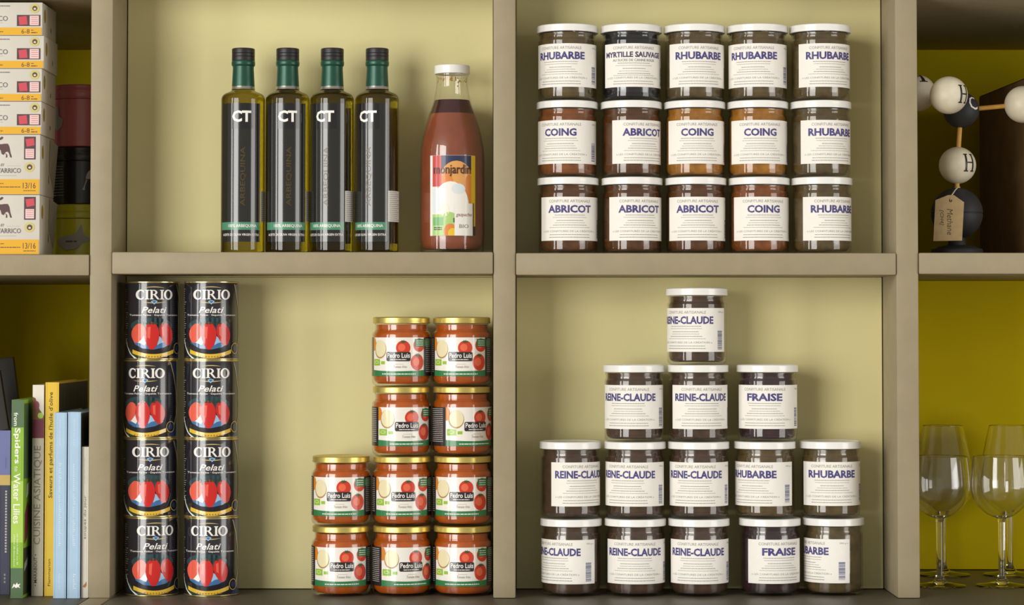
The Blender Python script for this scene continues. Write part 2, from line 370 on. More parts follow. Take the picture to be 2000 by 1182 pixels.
pyr = [
 (0, 'REINE-CLAUDE', 1115.5, -40, 'reine-claude jam jar, leftmost at the foot of the jar pyramid', .056),
 (0, 'REINE-CLAUDE', 1241, -1, 'reine-claude jam jar, second from left at the foot of the jar pyramid', .056),
 (0, 'REINE-CLAUDE', 1365, -2, 'reine-claude jam jar, third from left at the foot of the jar pyramid', .056),
 (0, 'FRAISE', 1504, 21, 'fraise jam jar standing at the foot of the jar pyramid', .062),
 (0, 'RHUBARBE', 1628, -59, 'rhubarbe jam jar turned away, rightmost at the foot of the jar pyramid', .070),
 (1, 'REINE-CLAUDE', 1114, 28, 'reine-claude jam jar, leftmost in the second row from the counter', .058),
 (1, 'REINE-CLAUDE', 1240.5, -17, 'reine-claude jam jar, second from left in the second row from the counter', .056),
 (1, 'REINE-CLAUDE', 1364.5, -8, 'reine-claude jam jar, third from left in the second row from the counter', .056),
 (1, 'RHUBARBE', 1494, -27, 'rhubarbe jam jar on top of the fraise jar of the lowest row', .062),
 (1, 'RHUBARBE', 1622, 4, 'rhubarbe jam jar, rightmost in the second row from the counter', .070),
 (2, 'REINE-CLAUDE', 1238.5, -13, 'reine-claude jam jar, left of three in the row under the topmost jar', .056),
 (2, 'REINE-CLAUDE', 1363, 10, 'reine-claude jam jar directly under the topmost jar of the pyramid', .056),
 (2, 'FRAISE', 1499, -6, 'fraise jam jar standing high on a rhubarbe jar', .062),
 (3, 'REINE-CLAUDE', 1361, -25, 'single reine-claude jam jar at the very top of the pyramid', .056)]
for lv, w_, px, a, lab, y in pyr:
    jam_jar(w_, px, ZC + .0004 + lv * (JH + .0002), a, lab, G2, y, 'rhubarbe' if w_ == 'RHUBARBE' else None)

# ---------------------------------------------------------------- tomato sauce jars
TH, TR = .0957, .0408
tj_prof = [(0, .0015), (.031, .0005), (.034, 0)] + arc(.0338, .007, .007, -85, 0, 6) + [(TR, .012), (TR, .0705)] + arc(.0348, .0705, .006, 0, 65, 5) + [(.0366, .0790), (.0366, .0845), (.0378, .0856), (.0366, .0870), (.0366, .094), (0, .094)]
tj_glass = lathe('sauce_glass', tj_prof, 'jar_glass')
tj_lid = lathe('sauce_lid', [(.0370, .0872), (.0392, .0868), (.0398, .0872), (.0399, .0880), (.0396, .0892), (.0396, .0930)] + arc(.0381, .0937, .0015, 0, 80, 4) + [(.0365, .0955), (.0352, .0947), (0, .0947)], 'gold_lid')
tj_sauce = lathe('sauce', [(0, .0035), (.033, .0035), (.0376, .0075), (.0390, .0125), (.0390, .0705), (.0372, .0755), (.0350, .0785), (.0350, .085), (0, .085)], 'tomato_sauce')
TT, TB = TH - 40 * q, TH - 115 * q
tdeg = lambda a: TR * R(a)
def tomato_label():
    p = Print(); Z = lambda y: TT - y * q
    A = lambda a: tdeg(a)
    p.clip = (A(-57.5), TB, A(57.5), TT)
    p.rect(A(-57.5), TB, A(57.5), TT, 'label_white', 1)
    p.ell(A(-55), Z(13), A(7), 13 * q, 'print_orange', 2)
    p.ell(A(-36), Z(23), A(15.5), 18 * q, 'print_onion_edge', 2); p.ell(A(-35.5), Z(21.5), A(14), 16.5 * q, 'print_cream', 3)
    def tom(cx, cy, rx, ry, l):
        p.ell(A(cx), Z(cy), A(rx), ry * q, 'print_red', l); p.ell(A(cx - rx * .2), Z(cy - ry * .05), A(rx * .5), ry * .5 * q, 'print_red_light', l + 1)
        for k in (-60, -25, 10, 45, 70):
            p.stroke([(A(cx), Z(cy - ry * .8)), (A(cx + rx * .55 * sin(R(k))), Z(cy - ry * .8 - ry * .32 * cos(R(k * 1.3)))) ], [1.6 * q, .5 * q], 'print_leaf', l + 2)
        p.ell(A(cx), Z(cy - ry * .82), A(rx * .35), ry * .14 * q, 'print_leaf', l + 2)
    tom(13, 20, 14, 14, 2); tom(42, 48, 14.5, 16, 2); tom(46, 15, 13, 13, 2)
    p.clip = None
    p.rect(A(36), Z(18), A(57.5), Z(3), 'print_green', 5)
    for k in range(3): p.scribble(A(39), A(55), Z(7.5 + 4 * k), 1.3 * q, 'print_white', 6)
    x0, x1 = A(-20), A(27); rr = 2 * q
    p.poly([(x0 + rr, Z(46)), (x1 - rr, Z(46)), (x1, Z(44)), (x1, Z(30)), (x1 - rr, Z(28)), (x0 + rr, Z(28)), (x0, Z(30)), (x0, Z(44))], 'label_black', 6)
    p.text('Pedro Luis', A(-18), Z(39.5), A(25.5), Z(30), 'print_white', 7, bold=.015)
    p.scribble(A(-12), A(19), Z(43.5), 1.4 * q, 'print_white', 7)
    p.rect(A(-55), Z(54.5), A(-36), Z(42), 'print_lime', 3); p.ring(A(-45.5), Z(48), (A(6), 3 * q), (A(5), 2.3 * q), 'print_white', 4, n=10)
    p.rect(A(-33), Z(52), A(-24), Z(46), 'print_lime', 3)
    p.text('Tomate frito', A(-6), Z(59), A(20), Z(54), 'ink_grey', 3, shear=.2)
    p.scribble(A(-4), A(14), Z(52), .8 * q, 'ink_pale', 3)
    xs = [-57.5 + 115 * i / 16 for i in range(17)]
    p.band([(A(a), Z(63 + 2.2 * cos(R(a * 1.5)))) for a in xs], [(A(a), TB) for a in xs], 'print_green', 4)
    p.scribble(A(-30), A(38), Z(71.5), 1.7 * q, 'print_white', 5)
    r = random.Random(3)
    for s in (-1, 1):                                   # small print on the dark sides
        p.rect(*(sorted((A(s * 60), A(s * 150)))[0:1]), Z(0) - .001, sorted((A(s * 60), A(s * 150)))[1], Z(0) - .0008, 'label_black', 1)
        for k in range(18):
            lo, hi = sorted((A(s * 64), A(s * r.uniform(105, 135)))); p.scribble(lo, hi, Z(4 + k * 3.7), 1.2 * q, 'ink_pale', 2, r)
        lo, hi = sorted((A(s * 60), A(s * 100))); p.rect(lo, Z(17), hi, Z(5), 'print_green' if s > 0 else 'label_black', 1)
    return p.mesh('sauce_print', cyl(TR), tdeg(5))
tprint = tomato_label(); twrap = wrap_sheet('label', TR, -165, 165, TB, TT, 'label_black')
G3 = 'tomato sauce jars with gold lids'
tj = [(0, 666, -2, 'gold-lidded tomato sauce jar, left of three on the counter beside the cream panel'),
      (0, 785, 15, 'gold-lidded tomato sauce jar, middle of the three standing on the counter'),
      (0, 903.5, -5, 'gold-lidded tomato sauce jar on the counter against the centre post'),
      (1, 666, -8, 'gold-lidded tomato sauce jar topping the short left stack of two'),
      (1, 785, -1, 'gold-lidded tomato sauce jar, second from the counter in the middle stack'),
      (1, 903.5, -6, 'gold-lidded tomato sauce jar, second from the counter next to the centre post'),
      (2, 784, 7.5, 'gold-lidded tomato sauce jar, third from the counter in the middle stack'),
      (2, 902, 25, 'gold-lidded tomato sauce jar turned right, third from the counter beside centre post'),
      (3, 784, -9.6, 'gold-lidded tomato sauce jar at the top of the middle stack'),
      (3, 901.5, -6, 'gold-lidded tomato sauce jar at the top of the stack beside the centre post')]
for lv, px, a, lab in tj:
    y = .058; z = ZC + .0004 + lv * (TH + .0002); x = at(px, HOR - (z - CZ) * 1400, y)[0]
    t = thing('sauce_jar', lab, 'jar', (x, y, z), face_rot(a, x, y), G3)
    put('glass', tj_glass, t); put('tomato_sauce', tj_sauce, t); put('lid', tj_lid, t)
    l = put('label', twrap, t); put('lettering', tprint, l)

# ---------------------------------------------------------------- peeled tomato cans
KH, KR = .1079, .0374
can_body = lathe('can_body', [(0, .003), (.034, .003), (.0352, .0006), (.0372, 0), (.0378, .0005), (.0378, .0014), (.0373, .0019), (KR, .0022), (KR, KH - .0022), (.0373, KH - .0019), (.0378, KH - .0014), (.0378, KH - .0005), (.0372, KH), (.0352, KH - .0006), (.034, KH - .003), (0, KH - .003)], ['can_black', 'tin_gold'], 56, lambda k: 0 if k == 7 else 1)
kp = 53.0
def can_print():
    p = Print()
    p.xf = lambda x, y: (KR * math.asin(max(-.9995, min(.9995, x / kp))) if abs(x) < kp else KR * (pi / 2 + (abs(x) - kp) / kp) * (1 if x > 0 else -1), KH - y * q)
    ns = p
    def flipband(*a, **k): p.band(*a, **k)
    W = 'can_white'
    # all coordinates: x in pixels from the middle, y in pixels down from the can's top
    def P2(pts, m, l):   # polygons are given with y down: poly() turns them, so flip the winding after mapping
        p.raw(pts[::-1] if sum(pts[i - 1][0] * pts[i][1] - pts[i][0] * pts[i - 1][1] for i in range(len(pts))) > 0 else pts, [tuple(range(len(pts)))], m, l)
    def EL(cx, cy, rx, ry, m, l, n=22): P2([(cx + rx * cos(2 * pi * i / n), cy + ry * sin(2 * pi * i / n)) for i in range(n)], m, l)
    def BD(A, B, m, l):
        for i in range(len(A) - 1): P2([A[i], A[i + 1], B[i + 1], B[i]], m, l)
    def RG(cx, cy, ro, ri, a0, a1, m, l, n=20, sh=0):
        an = [R(a0 + (a1 - a0) * i / n) for i in range(n + 1)]
        BD([(cx + ro[0] * cos(a), cy - ro[1] * sin(a)) for a in an], [(cx + sh + ri[0] * cos(a), cy - ri[1] * sin(a)) for a in an], m, l)
    def RC(x0, y0, x1, y1, m, l): P2([(x0, y0), (x1, y0), (x1, y1), (x0, y1)], m, l)
    # word mark with serifs
    t0, t1 = 16.5, 35; mid = (t0 + t1) / 2; hh = (t1 - t0) / 2
    RG(-26, mid, (8.8, hh + .6), (4.6, hh - 1.8), 48, 312, W, 4, sh=.8); RC(-20.8, t0 + .6, -19.4, t0 + 6, W, 4); RC(-20.8, t1 - 5.5, -19.6, t1 - 1, W, 4)
    for cx in (-13.8, 15): RC(cx - 2, t0, cx + 2, t1, W, 4); RC(cx - 3.7, t0, cx + 3.7, t0 + 1.6, W, 4); RC(cx - 3.7, t1 - 1.6, cx + 3.7, t1, W, 4)
    RC(-7, t0, -3, t1, W, 4); RC(-9, t0, -3, t0 + 1.6, W, 4); RC(-8.8, t1 - 1.6, -1.2, t1, W, 4)
    RG(-1.5, t0 + 5, (7.4, 5), (3.6, 3.4), -90, 90, W, 4); RC(-3, t0, -1.4, t0 + 1.6, W, 4); RC(-3, t0 + 8.4, -1.4, t0 + 10, W, 4)
    P2([(-1.5, t0 + 9.4), (2.6, t0 + 9), (9, t1 - 1.5), (11.2, t1), (6, t1)], W, 4)
    RG(27.2, mid, (8.6, hh + .6), (4.4, hh - 1.6), 0, 360, W, 4, 26)
    def bow(y, hgt, wd, sgn, m):
        xs = [-wd + 2 * wd * i / 10 for i in range(11)]
        BD([(x, y + sgn * hgt * (1 - (x / wd) ** 2)) for x in xs], [(x, y + sgn * hgt * .35 * (1 - (x / wd) ** 2) + .1) for x in xs], m, 4)
    bow(12.5, 2.6, 20, -1, 'can_gold_line'); bow(39.5, 3.2, 25, 1, 'can_gold_line')
    P2([(-6.5, 38.5), (0, 36.2), (6.5, 38.5), (0, 45)], 'can_sky', 5); P2([(-4, 39), (0, 37.4), (4, 39), (0, 42.5)], 'can_blue', 6)
    def TX(s_, x0, y0, x1, y1, m, l, bold=0., shear=0.):
        vs, fs, _ = glyphs(s_, bold, shear); p.raw([(x0 + (x1 - x0) * u, y1 + (y0 - y1) * v) for u, v in vs], fs, m, l)
    TX('Pelati', -24, 49.5, 24, 61.5, W, 4, .012, .3)
    TX('Tomates Pelées · Gepelde Tomaten', -46, 63.5, 46, 68, W, 4, .01)
    # picture
    EL(-2, 80, 32, 10, 'can_teal', 1); EL(-4, 86, 40, 16, 'can_teal', 1)
    P2([(-40, 112), (-30, 106), (-16, 104), (8, 106), (24, 112), (34, 120), (20, 128), (0, 132), (-22, 130), (-36, 122)], 'can_blue', 2)
    P2([(-39, 113), (-30, 109), (-19, 105), (-15, 116), (-22, 120), (-34, 119)], 'can_sky', 3); P2([(10, 106), (16, 112), (24, 117), (12, 120), (6, 124), (8, 112)], 'can_sky', 3)
    P2([(-30, 118), (-20, 108), (-15, 118), (-18, 124)], 'can_white', 4)
    def plum(cx, y0, y1, wd, lean, l, m='can_red'):
        n = 12; L, Rr_ = [], []
        for i in range(n + 1):
            t = i / n; y = y0 + (y1 - y0) * t
            rr = wd * (math.sin(pi * min(1, (t * .93 + .035))) ** .62) * (1 - .25 * t)
            L.append((cx + lean * t - rr, y)); Rr_.append((cx + lean * t + rr, y))
        BD(L, Rr_, m, l)
        P2([(cx + lean * .15 - wd * .45, y0 + (y1 - y0) * .2), (cx + lean * .15 - wd * .1, y0 + (y1 - y0) * .16), (cx + lean * .4 - wd * .2, y0 + (y1 - y0) * .62), (cx + lean * .4 - wd * .5, y0 + (y1 - y0) * .55)], 'can_red_light', l + 1)
    plum(-27, 82, 119, 14, -6, 5, 'can_red_light'); plum(20, 80, 124, 14.5, 7, 5, 'can_red'); plum(-5, 79, 132, 16.5, 1, 7)
    for x in (-22, -14, -8, -2, 4, 11, 17): P2([(x - 3, 82), (x, 77.5), (x + 3, 82), (x + .5, 84)], 'can_leaf', 9)
    # ribbon, seal, framing lines
    xs = [-40 + 78 * i / 14 for i in range(15)]
    BD([(x, 131.5 + 9.5 * (1 - ((x + 1) / 40) ** 2)) for x in xs], [(x, 139 + 10 * (1 - ((x + 1) / 40) ** 2)) for x in xs], 'can_yellow', 8)
    for i in range(9): RC(-22 + i * 5.5, 145 - .012 * (i - 4) ** 2 * 5, -19 + i * 5.5, 147.4 - .012 * (i - 4) ** 2 * 5, 'can_ochre', 9)
    p.xf = lambda x, y: (x, KH - y * q)
    dg = lambda a: KR * R(a)
    def RA(a, y, ro, ri, m, l): 
        an = [2 * pi * i / 20 for i in range(21)]
        BD([(dg(a) + ro * q * cos(b), y - ro * sin(b)) for b in an], [(dg(a) + ri * q * cos(b), y - ri * sin(b)) for b in an], m, l)
    BD([(dg(a), y) for a, y in ((57, 6), (68, 30), (77, 58), (81, 85), (79, 108), (72, 124), (62, 140), (50, 149.5))], [(dg(150), y) for y in (6, 30, 58, 85, 108, 124, 140, 149.5)], 'can_navy', 1)
    BD([(dg(a), y) for a, y in ((56, 5), (67, 30), (76, 58), (80, 85), (78, 108), (70, 126))], [(dg(a), y) for a, y in ((58.5, 5), (70, 30), (79, 58), (83, 85), (81, 108), (73, 126))], 'can_gold_line', 2)
    RA(58, 130, 11, 9.6, 'can_gold_line', 10); RA(58, 130, 9.6, 0.01, 'can_black', 10); RA(58, 130, 5.5, .01, 'can_navy', 11)
    BD([(dg(a), y) for a, y in ((-78, 112), (-70, 126), (-58, 140), (-44, 149.5))], [(dg(a), y) for a, y in ((-75, 112), (-66, 127), (-53, 141), (-37, 149.5))], 'can_white', 2)
    BD([(dg(a), y) for a, y in ((-66, 127), (-53, 141), (-37, 149.5))], [(dg(a), y) for a, y in ((-60, 127), (-44, 141), (-20, 149.5))], 'can_leaf', 2)
    r = random.Random(5)
    for k in range(26):
        y = 14 + k * 4.2; a = r.uniform(66, 78)
        BD([(dg(-84), y), (dg(-a), y)], [(dg(-84), y + 1.3), (dg(-a), y + 1.3)], 'ink_grey', 1)
    return p.mesh('can_print', cyl(KR), KR * R(5), base=.0001, d=.00007)
kprint = can_print()
G4 = 'stacked cans of peeled tomatoes'
LV = ['lowest', 'second lowest', 'third', 'topmost']
for cidx, (side, xs_, rots) in enumerate((('left', (296, 294.5, 294, 297.5), (8.3, -2, -12, 3.4)), ('right', (412.5, 412, 412, 412.3), (-6.6, 2, -1, 0)))):
    for lv in range(4):
        y = .062 if cidx == 0 else .058; z = ZC + .0004 + lv * (KH + .0002); x = at(xs_[lv], HOR - (z - CZ) * 1400, y)[0]
        lab = f'black peeled tomato can, {LV[lv]} ' + ('in the stack beside the left post' if cidx == 0 else 'in the stack next to the bare cream panel')
        t = thing('tomato_can', lab, 'can', (x, y, z), face_rot(rots[lv], x, y), G4)
        b = put('can_body', can_body, t); put('printed_label', kprint, t)

# ---------------------------------------------------------------- olive oil bottles
OR_ = .0304
ob_glass = lathe('oil_bottle', [(0, .002), (.022, .002), (.0275, 0)] + arc(.0274, .003, .003, -85, 0, 4) + [(OR_, .006), (OR_, .2125)] + arc(OR_ - .010, .2125, .010, 0, 62, 6) + [(.0190, .2238), (.0163, .2258), (.0152, .2275), (.0148, .2330), (0, .2330)], 'oil_glass', 56)
ob_neck = lathe('neck', [(.0150, .2268), (.0164, .2270), (.0161, .2285), (.0158, .2300), (.0157, .2311), (.0150, .2312)], 'neck_reflection_grey', 40)  # grey metal band stands in for the silver reflection on the clear neck
ob_sleeve = lathe('sleeve', [(.0146, .2316), (.0157, .2312), (.01575, .2330), (.0153, .2420), (.0146, .2560), (.0147, .2590), (.0160, .2604), (.0164, .2625), (.0164, .2650), (.0160, .2668), (.0155, .2674)], 'foil_green', 40)
ob_cap = lathe('cap', [(.0150, .2672), (.0159, .2675), (.0159, .2722), (.0155, .2727), (.0159, .2732), (.0159, .2768), (.0155, .2773), (.0159, .2778)] + arc(.0144, .2828, .0015, 0, 85, 4) + [(.012, .2846), (0, .2846)], 'cap_black', 40)
ok = 1 / 1405.0
OZ = lambda y: (490.5 - y) * ok
od = lambda a: OR_ * R(a)
ob_label = wrap_sheet('label', OR_, -64, 53, OZ(470), OZ(201), 'oil_label', .0002)
def oil_print():
    p = Print()
    p.rect(od(-26), OZ(251), od(32), OZ(201.5), 'oil_label_box', 1)
    p.text('CT', od(-25), OZ(238), od(25), OZ(215.5), 'print_white', 3, bold=.035)
    first = p.mesh('oil_logo', cyl(OR_), od(6), base=.0002, d=.0001); p = Print()
    p.text('ARBEQUINA', od(-3), OZ(401), od(12), OZ(286), 'ink_gold', 2, bold=.01, rot=90)
    top = p.mesh('oil_print', cyl(OR_), od(6), base=.0002, d=.0001); p = Print()
    p.rect(od(-64), OZ(447), od(53), OZ(432), 'band_green', 2)
    p.text('100% ARBEQUINA', od(-36), OZ(443), od(42), OZ(436), 'print_white', 3, bold=.012)
    p.text('ACEITE DE OLIVA VIRGEN EXTRA', od(-56), OZ(458.5), od(50), OZ(454), 'print_white', 3, bold=.01)
    return first, top, p.mesh('oil_band', cyl(OR_), od(6), base=.0002, d=.0001)
oprint, overt, oband = oil_print()
ob_back = wrap_sheet('back_label', OR_, 56, 150, OZ(431), OZ(371), 'barcode_white', .0002)
def back_print():
    p = Print(); r = random.Random(9)
    for k in range(15): p.scribble(od(60), od(60 + r.uniform(30, 70)), OZ(428 - k * 3.8), 1.1 * ok, 'ink_grey', 1, r)
    return p.mesh('back_print', cyl(OR_), od(6), base=.0002, d=.0001)
bprint = back_print()
G5 = 'olive oil bottles in a row'
for i, (px, a) in enumerate(((474.5, -4), (561.3, 0), (648.5, -20), (736.3, -26))):
    y = .050; z = ZSL + .0004; x = at(px, 340, y)[0]
    lab = 'dark olive oil bottle with green neck sleeve, ' + ['leftmost of the four', 'second from the left of four', 'third from the left of four', 'rightmost of four, nearest the red bottle'][i]
    t = thing('oil_bottle', lab, 'bottle', (x, y, z), face_rot(a, x, y), G5)
    put('glass_body', ob_glass, t); put('neck_reflection_ring', ob_neck, t); put('neck_sleeve', ob_sleeve, t); put('screw_cap', ob_cap, t)
    l = put('label', ob_label, t); put('lettering', oprint, l); put('vertical_lettering', overt, l); put('green_band', oband, l)
    l = put('back_label', ob_back, t); put('small_print', bprint, l)

# ---------------------------------------------------------------- gazpacho bottle
gk = 1 / 1391.0
GZ = lambda y: (490.5 - y) * gk
gp = [(61.5, 470), (62.5, 455), (62.5, 305), (61.5, 288), (57.5, 264), (52, 243), (45, 220), (38.5, 203), (35.5, 192), (32, 175), (30.5, 160), (30.5, 148), (32, 146), (32, 142)]
gb_glass = lathe('gazpacho_glass', [(0, .003), (.036, .002), (.041, 0)] + arc(.0395, .005, .0048, -70, 0, 4) + [(r * gk, GZ(y)) for r, y in gp] + [(.02, GZ(141)), (0, GZ(141))], 'jar_glass', 56)
def inset(pts, d=1.8): return [((r - d) * gk, GZ(y)) for r, y in pts]
gb_fill = lathe('gazpacho', [(0, .005), (.037, .005), (.0415, .009)] + inset([p for p in gp if p[1] >= 220]) + [(0, GZ(220))], 'gazpacho', 56)
gb_dark = lathe('gazpacho_top', [(0, GZ(219.8))] + inset([(45, 219.8), (38.5, 203), (35.7, 193.5)]) + [(0, GZ(193.5))], 'gazpacho_dark', 56)
gx, gz = at(883, 400, .068)[0], ZSL + .0004
gb = thing('gazpacho_bottle', 'tall red gazpacho bottle with white cap beside the centre post', 'bottle', (gx, .068, gz), face_rot(0, gx, .068))
put('glass_body', gb_glass, gb); put('gazpacho', gb_fill, gb); put('settled_layer', gb_dark, gb)
put('cap', lathe('gaz_cap', [(.0225, GZ(142)), (.0248, GZ(142.3)), (.0252, GZ(141)), (.0250, GZ(139)), (.0250, GZ(128))] + arc(.0237, GZ(127.5), .0013, 0, 80, 4) + [(.0225, GZ(126)), (0, GZ(126.3))], 'white_lid'), gb)
def residue():                                    # dried splashes inside the neck
    r = random.Random(4); p = Print()
    for i in range(70):
        a = r.uniform(-100, 100); yy = 150 + abs(r.gauss(0, 6)); s = r.uniform(.5, 1.6)
        p.ell(.0203 * R(a), GZ(yy), s * gk, s * gk * r.uniform(.8, 2), 'gazpacho_residue', 0, 7)
    return p.mesh('residue', cyl(.0203), .0203 * R(8), base=0)
o = put('residue', residue(), gb); o['kind'] = 'stuff'
GR = 62.5 * gk
def gaz_print():
    p = Print()
    U = lambda zx: GR * math.asin(max(-.99, min(.99, (830 + zx / 6.95 - 883) / 62.5))); V = lambda zy: GZ(295 + zy / 6.95)
    p.xf = lambda x, z: (x, z)
    p.clip = (U(112), V(1135), U(672), V(65))
    RC = lambda x0, y0, x1, y1, m, l: p.rect(U(x0), V(y1), U(x1), V(y0), m, l)
    def EL(cx, cy, rx, ry, m, l): p.poly([(U(cx + rx * cos(2 * pi * i / 28)), V(cy + ry * sin(2 * pi * i / 28))) for i in range(28)], m, l)
    RC(112, 65, 672, 1135, 'j_cream', 1); RC(220, 65, 622, 330, 'j_navy', 2)
    EL(425, 470, 245, 335, 'j_orange', 3); RC(560, 250, 622, 700, 'j_orange', 2)
    EL(300, 480, 90, 190, 'j_deep_orange', 4); EL(590, 520, 60, 200, 'j_deep_orange', 4)
    RC(112, 65, 226, 480, 'j_red', 5)
    EL(350, 740, 238, 330, 'j_white', 6); EL(150, 660, 70, 180, 'j_blue', 7); EL(450, 510, 90, 70, 'j_blue', 7); EL(270, 790, 60, 90, 'j_cream', 8)
    RC(112, 850, 400, 1135, 'j_green', 8); EL(330, 880, 90, 60, 'j_green', 8)
    RC(122, 890, 255, 1000, 'j_leaf', 9); EL(345, 1080, 85, 105, 'j_deep_orange', 9); EL(375, 1105, 60, 70, 'j_yellow', 10)
    RC(618, 65, 672, 1060, 'j_yellow', 6); RC(400, 705, 636, 1135, 'j_white', 11); RC(636, 700, 648, 1010, 'j_black', 11); RC(636, 1010, 672, 1135, 'j_black', 7); RC(386, 900, 402, 960, 'j_black', 11)
    p.clip = None
    TX = lambda s_, x0, y0, x1, y1, m, b=0., sh=0.: p.text(s_, U(x0), V(y1), U(x1), V(y0), m, 13, b, sh)
    TX('monjardin', 128, 185, 608, 350, 'j_brown', .012); TX('gazpacho', 420, 830, 622, 892, 'j_maroon', 0, .2); TX('BIO', 462, 985, 580, 1035, 'j_grey')
    for k in range(2): p.scribble(U(135), U(235), V(1035 + k * 25), 2 * gk, 'j_black', 13)
    return p.mesh('gazpacho_print', cyl(GR), GR * R(5), base=.0002, d=.0001)
gl = put('label', wrap_sheet('label', GR, -42, 43.5, GZ(458.5), GZ(304), 'paper', .0002), gb); put('label_picture', gaz_print(), gl)

# ---------------------------------------------------------------- preserve cartons on the end shelf (left)
bx_y0 = .012; ck = (D + bx_y0) / F
def carton(top_px, bot_px, right_px, z0, z1, label, small, flap=False, group='white preserve cartons in one stack'):
    xr = at(right_px, (top_px + bot_px) / 2, bx_y0)[0]; wdt = .135; h = z1 - z0
    t = thing('food_carton', label, 'carton', (xr - wdt / 2, bx_y0, z0), 0, group)
    body = put('carton_body', box_mesh('carton', -wdt / 2, wdt / 2, 0, .105, 0, h, 'carton_white', .0012), t)
    p = Print(); X_ = lambda px: (px - right_px) * ck + wdt / 2; Hh = bot_px - top_px; Z = lambda y: h * (1 - y / Hh)   # y: px down from top
    if small:
        p.rect(-wdt / 2 + .001, .0006, wdt / 2 - .0012, Z(50), 'carton_yellow', 1)
        p.rect(X_(33), Z(47), X_(79), Z(25), 'carton_frame', 1); p.poly([(X_(36), Z(29)), (X_(52), Z(27)), (X_(54), Z(44)), (X_(38), Z(45))], 'carton_red', 2); p.rect(X_(58), Z(45.5), X_(76), Z(26.5), 'carton_pink', 2)
        for k in range(4): p.scribble(X_(61), X_(74), Z(42 - k * 4), .8 * ck, 'carton_red', 3)
        p.text('NAVARRICO', X_(-58), Z(37), X_(15), Z(27), 'carton_ink', 2); p.scribble(X_(-50), X_(19), Z(8), 1.6 * ck, 'carton_ink', 2); p.scribble(X_(-30), X_(5), Z(41), .8 * ck, 'ink_pale', 2)
        p.ell(X_(68), Z(12), 9 * ck, 9 * ck, 'carton_seal', 2); p.ell(X_(68), Z(12), 5 * ck, 5 * ck, 'carton_brown', 3); p.ell(X_(68), Z(13), 2.5 * ck, 2 * ck, 'carton_white', 4)
        p.text('6-8', X_(42), Z(62), X_(58), Z(53), 'carton_brown', 2); p.scribble(X_(61), X_(66), Z(56), 1.4 * ck, 'carton_brown', 2); p.scribble(X_(61), X_(73), Z(61), 1.8 * ck, 'carton_brown', 2); p.scribble(X_(-30), X_(6), Z(59), 1.6 * ck, 'carton_brown', 2)
    else:
        p.rect(-wdt / 2 + .001, .0006, wdt / 2 - .0012, Z(88), 'carton_yellow', 1)
        p.rect(X_(47), Z(49), X_(69.5), Z(4), 'carton_frame', 1); p.poly([(X_(49.5), Z(9)), (X_(66), Z(7)), (X_(67.5), Z(21)), (X_(52), Z(24))], 'carton_red', 2); p.rect(X_(49.5), Z(46.5), X_(66.5), Z(28), 'carton_pink', 2)
        for k in range(4): p.scribble(X_(52), X_(65), Z(43 - k * 4), .8 * ck, 'carton_red', 3)
        p.ell(X_(58), Z(64), 9.5 * ck, 9.5 * ck, 'carton_seal', 2); p.ell(X_(58), Z(64), 5.5 * ck, 5.5 * ck, 'carton_brown', 3); p.ell(X_(58), Z(65), 2.5 * ck, 2 * ck, 'carton_white', 4)
        p.text('NAVARRICO', X_(-21), Z(75.5), X_(41), Z(66), 'carton_ink', 2, bold=.004); p.scribble(X_(-10), X_(32), Z(81), .9 * ck, 'ink_pale', 2); p.stroke([(X_(13), Z(61.5)), (X_(40), Z(61.5))], .5 * ck, 'ink_pale', 2)
        p.text('El', X_(1), Z(62), X_(8), Z(57), 'carton_ink', 2, 0, .3)
        p.text('13/16', X_(45), Z(106), X_(70), Z(94.5), 'carton_brown', 2, bold=.004); p.scribble(X_(46), X_(70), Z(111), 1.4 * ck, 'carton_brown', 2); p.scribble(X_(-40), X_(40), Z(104), 1.6 * ck, 'carton_brown', 2); p.scribble(X_(-20), X_(8), Z(97), 1.4 * ck, 'carton_brown', 2)
        # bull
        p.poly([(X_(a), Z(b)) for a, b in ((-16, 22), (-8, 18), (2, 19), (8, 18), (15, 18), (18, 24), (20, 35), (23, 45), (20, 45), (17, 36), (14, 33), (10, 35), (7, 40), (3, 38), (1, 30), (-6, 30), (-14, 32))], 'carton_brown', 2)
        p.poly([(X_(a), Z(b)) for a, b in ((10, 36), (14, 40), (14, 45), (11, 45), (12, 41))], 'carton_brown', 2); p.poly([(X_(a), Z(b)) for a, b in ((-2, 8), (3, 4), (6, 5), (5, 8), (0, 11))], 'carton_brown', 2)
    put('front_print', p.mesh('carton_print', flat, None), body)
    side = Print()
    zz = .62 if small else .72
    side.ell(.018, h * zz, .006, .0095, 'carton_ochre', 1); side.poly([(.062, h * .25), (.066, h * .22), (.066, h * .36), (.063, h * .38)], 'carton_ink', 1)
    put('side_print', side.mesh('carton_side_print', lambda x, o, z: (wdt / 2 + o, x, z), None), body)
    if flap:
        bm = bmesh.new()
        vs = [bm.verts.new(v) for v in ((wdt / 2 + .0008, .064, h * .45), (wdt / 2 + .0008, .103, h * .12), (wdt / 2 + .006, .104, h * .9), (wdt / 2 + .0012, .07, h * .98))]
        bm.faces.new(vs); r_ = bmesh.ops.solidify(bm, geom=bm.faces[:], thickness=.0006)
        put('side_flap', to_mesh(bm, 'flap', 'carton_white', 0), body)
    return t
zs = ZEL + .0004
edges = [497.5, 380, 262, 197, 132.5, 67.5, 2]
rights = [77.5, 78.5, 81, 82, 86, 83]
hs = [(edges[i] - edges[i + 1]) * ck * 1.0 for i in range(6)]
names = ['lower of the two tall white cartons with yellow band, on the end shelf', 'upper of the two tall white cartons with yellow band', 'lowest of the four flat white cartons with yellow band', 'second lowest of the four flat white cartons with yellow band', 'third of the flat white cartons, jutting furthest to the right', 'topmost flat white carton with yellow band in the stack']
